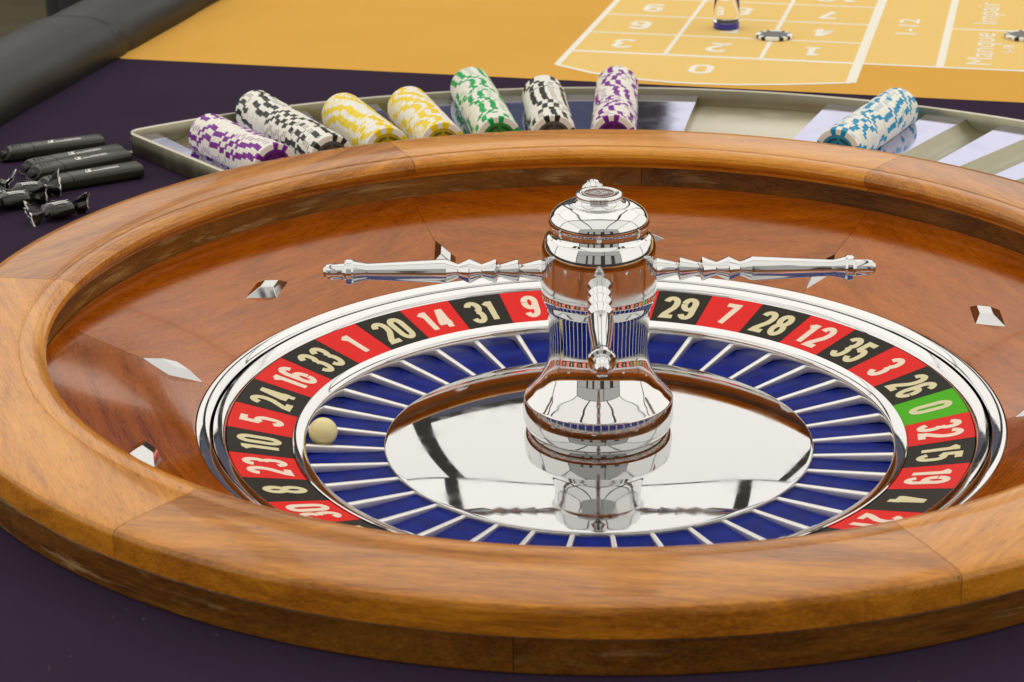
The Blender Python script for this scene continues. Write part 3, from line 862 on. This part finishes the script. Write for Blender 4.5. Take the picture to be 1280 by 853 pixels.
hole_me = mesh_from('flame_opening', *tube([(84.9, 8.8, 4.4, -0.95), (85.6, 8.4, 4.1, -0.95)]), ['lighter_dark'], sharp=28)
band_me = mesh_from('trigger', *tube([(83.5, 6.4, 2.2, -0.6), (85.0, 6.8, 2.5, -0.6), (87.6, 6.4, 2.2, -0.6), (88.4, 5.2, 1.5, -0.6)]), ['lighter_dark'], sharp=28)
def dots_mesh():
    v, f = [], []
    for x in (70.5, 74.0, 77.0):
        for y in (-2.2, 1.6):
            b0 = len(v); v += [(x, y, 5.72), (x + 1.7, y, 5.72), (x + 1.7, y + 2.2, 5.72), (x, y + 2.2, 5.72)]; f.append((b0, b0 + 1, b0 + 2, b0 + 3))
    return mesh_from('vent_holes', v, f, ['lighter_dark'], smooth=False)
vent_me = dots_mesh()
def logo_mesh():
    v, f = [], []
    def poly(p):
        b0 = len(v); v.extend([(x, y, HB + 0.10) for x, y in p]); f.append(tuple(range(b0, b0 + len(p))))
    # small angular emblem, then two rows of tiny print
    poly([(43.0, 3.4), (48.5, 3.4), (48.5, 2.2), (45.5, 1.8), (44.2, -2.2), (42.9, -2.2)])
    poly([(46.2, 0.9), (47.2, 0.9), (46.6, -2.0), (45.6, -2.0)])
    poly([(41.2, -1.0), (42.2, -1.0), (42.2, -2.2), (41.2, -2.2)])
    x = 41.5
    rnd = random.Random(3)
    while x > 20:
        w = rnd.uniform(0.9, 1.7); poly([(x, 3.2), (x - w, 3.2), (x - w, 1.6), (x, 1.6)])
        if x < 34: poly([(x, 0.9), (x - w, 0.9), (x - w, 0.1), (x, 0.1)])
        x -= w + 0.45
    return mesh_from('logo_print', v, f, ['white_ink'], smooth=False)
logo_me = logo_mesh()
lt = [((-424, 482), (-503, 440), 'black lighter farthest back, closest to the padded rail'),
      ((-401, 451), (-475, 397), 'black lighter second from the back in the row of four'),
      ((-393, 437), (-468, 378), 'black lighter third from the back in the row of four'),
      ((-374, 398), (-450, 347), 'black lighter at the front of the row, candy wrapper against its end')]
for (p, q, lab) in lt:
    a = atan2(q[1] - p[1], q[0] - p[0])
    L_ = empty('lighter', (p[0] - 6, p[1], HB + 0.2), a, label=lab, cat='lighter', group='black lighters beside the chip tray')
    obj('body', body_me, L_); obj('hood', hood_me, L_); obj('flame_opening', hole_me, L_); obj('trigger', band_me, L_)
    obj('vent_holes', vent_me, L_)
    lo = obj('logo_print', logo_me, L_); lo.scale = (1, 1.45, 1)

# ================================================================== WRAPPED CANDIES
def candy(seed):
    rn = random.Random(seed)
    prof = [(-25, 10.5, 1.0), (-24, 10.0, 1.0), (-20, 7.5, .95), (-16.5, 4.6, .8), (-14.2, 3.0, .5), (-12.5, 5.0, .3), (-10.5, 7.6, .12), (-7, 8.8, .06), (0, 9.4, .04), (7, 8.9, .06),
            (10.5, 7.6, .12), (12.5, 5.0, .3), (14.2, 3.0, .5), (16.5, 4.6, .8), (20, 7.8, .95), (24.5, 10.4, 1.0), (25.5, 10.9, 1.0)]
    n_ = 36; verts, faces, fm = [], [], []
    ph = rn.random() * 6
    for x, w, fl in prof:
        tw = ph + (1.1 if x > 0 else -0.6) * fl + x * 0.01
        for j in range(n_):
            a = 2 * pi * j / n_
            k_ = 1 + fl * 0.20 * sin(3 * a + ph * 2) + fl * 0.16 * sin(7 * a + ph) + (0.05 if fl < .2 else 0) * sin(5 * a + x * .6 + ph) + fl * .10 * rn.uniform(-1, 1)
            flat = 0.62 if fl < .2 else (0.62 - 0.42 * min(1, fl))
            y = w * k_ * cos(a) * (1.0 if fl < .2 else 1.0); z = w * k_ * flat * sin(a)
            z += fl * 1.8 * sin(4 * cos(a) + ph)
            c_, s_ = cos(tw * .5 * fl), sin(tw * .5 * fl)
            verts.append((x + fl * rn.uniform(-.8, .8), y * c_ - z * s_, y * s_ + z * c_))
    for i in range(len(prof) - 1):
        for j in range(n_):
            j2 = (j + 1) % n_; faces.append((i * n_ + j, i * n_ + j2, (i + 1) * n_ + j2, (i + 1) * n_ + j))
            fm.append(1 if i in (0, len(prof) - 2) else 0)
    me = mesh_from('wrapper', verts, faces, ['foil', 'white_ink'], sharp=22, fmat=None)
    # recalc may reorder nothing: polygon order is kept
    me.polygons.foreach_set('material_index', fm)
    return me, ph
def candy_print(seed):
    v, f = [], []
    rn = random.Random(seed)
    def poly(x0, x1, y0, y1):
        n_ = 6; b0 = len(v)
        for i in range(n_ + 1):
            y = y0 + (y1 - y0) * i / n_
            for x in (x0, x1):
                z = 9.75 * 0.66 * sqrt(max(0.0, 1 - (y / 9.9) ** 2)) * (1 - 0.0016 * x * x) + 0.15
                v.append((x, y, z))
        for i in range(n_): f.append((b0 + 2 * i, b0 + 2 * i + 1, b0 + 2 * i + 3, b0 + 2 * i + 2))
    poly(-9.5, 9.5, 0.2, 1.0)
    x = -6
    while x < 6:
        w = rn.uniform(.7, 1.2); poly(x, x + w, -3.2, -1.6); poly(x + .5, x + .5 + w, -5.0, -4.0); x += w + .4
    poly(-4, -1, 3.5, 4.4); poly(-1.5, -.8, 2.0, 3.5); poly(0.2, 0.9, 2.0, 2.7)
    return mesh_from('print', v, f, ['white_ink'], smooth=False)
cn = [(-411, 279, 40, 0.0, 'black wrapped candy with white stripe touching the wooden rim', 11),
      (-452, 306, 28, 0.1, 'black wrapped candy with folded silver edge, between lighters and wheel', 12),
      (-447, 331, 20, 0.0, 'black wrapped candy pressed against the front lighter', 13),
      (-486, 352, -35, 0.0, 'black wrapped candy at the left edge below the lighters', 14),
      (-470, 290, 70, 0.15, 'black wrapped candy lowest at the left picture edge', 15)]
for x, y, deg, tilt, lab, sd in cn:
    c_ = empty('candy', (x - 9, y + 2, 7.4), radians(deg), label=lab, cat='candy', group='black wrapped candies by the lighters')
    c_.scale = (0.98, 1.08, 1.1); w_, ph = candy(sd); obj('wrapper', w_, c_); obj('print', candy_print(sd), c_)

# ================================================================== UPRIGHT BLACK SHAPE BEYOND THE RAIL, BUILT AS A BAG
bag = empty('bag', (-790, 2060, -779), 0.05, label='black upright shape, built as a bag, standing on the floor beyond the padded rail', cat='bag')
M['bag_cloth'] = plain('bag_black', (0.010, 0.010, 0.011), 0.6, bump=0.4, bscale=300)
vb, fb = boxm(-90, 110, -60, 60, 0, 640, 18)
obj('body', mesh_from('body', vb, fb, ['bag_cloth'], sharp=60), bag)
vb, fb = boxm(-62, 90, -84, -61, 40, 605, 9)
obj('front_pocket', mesh_from('front_pocket', vb, fb, ['bag_cloth'], sharp=60), bag)
hv, hf = [], []
for i in range(17):
    a = pi * i / 16
    for j in range(8):
        b_ = 2 * pi * j / 8; rr = 60 + 6 * cos(b_)
        hv.append((10 + rr * cos(a), 6 * sin(b_), 632 + rr * sin(a) * 0.8))
for i in range(16):
    for j in range(8): hf.append((i * 8 + j, (i + 1) * 8 + j, (i + 1) * 8 + (j + 1) % 8, i * 8 + (j + 1) % 8))
obj('handle', mesh_from('handle', hv, hf, ['bag_cloth']), bag)
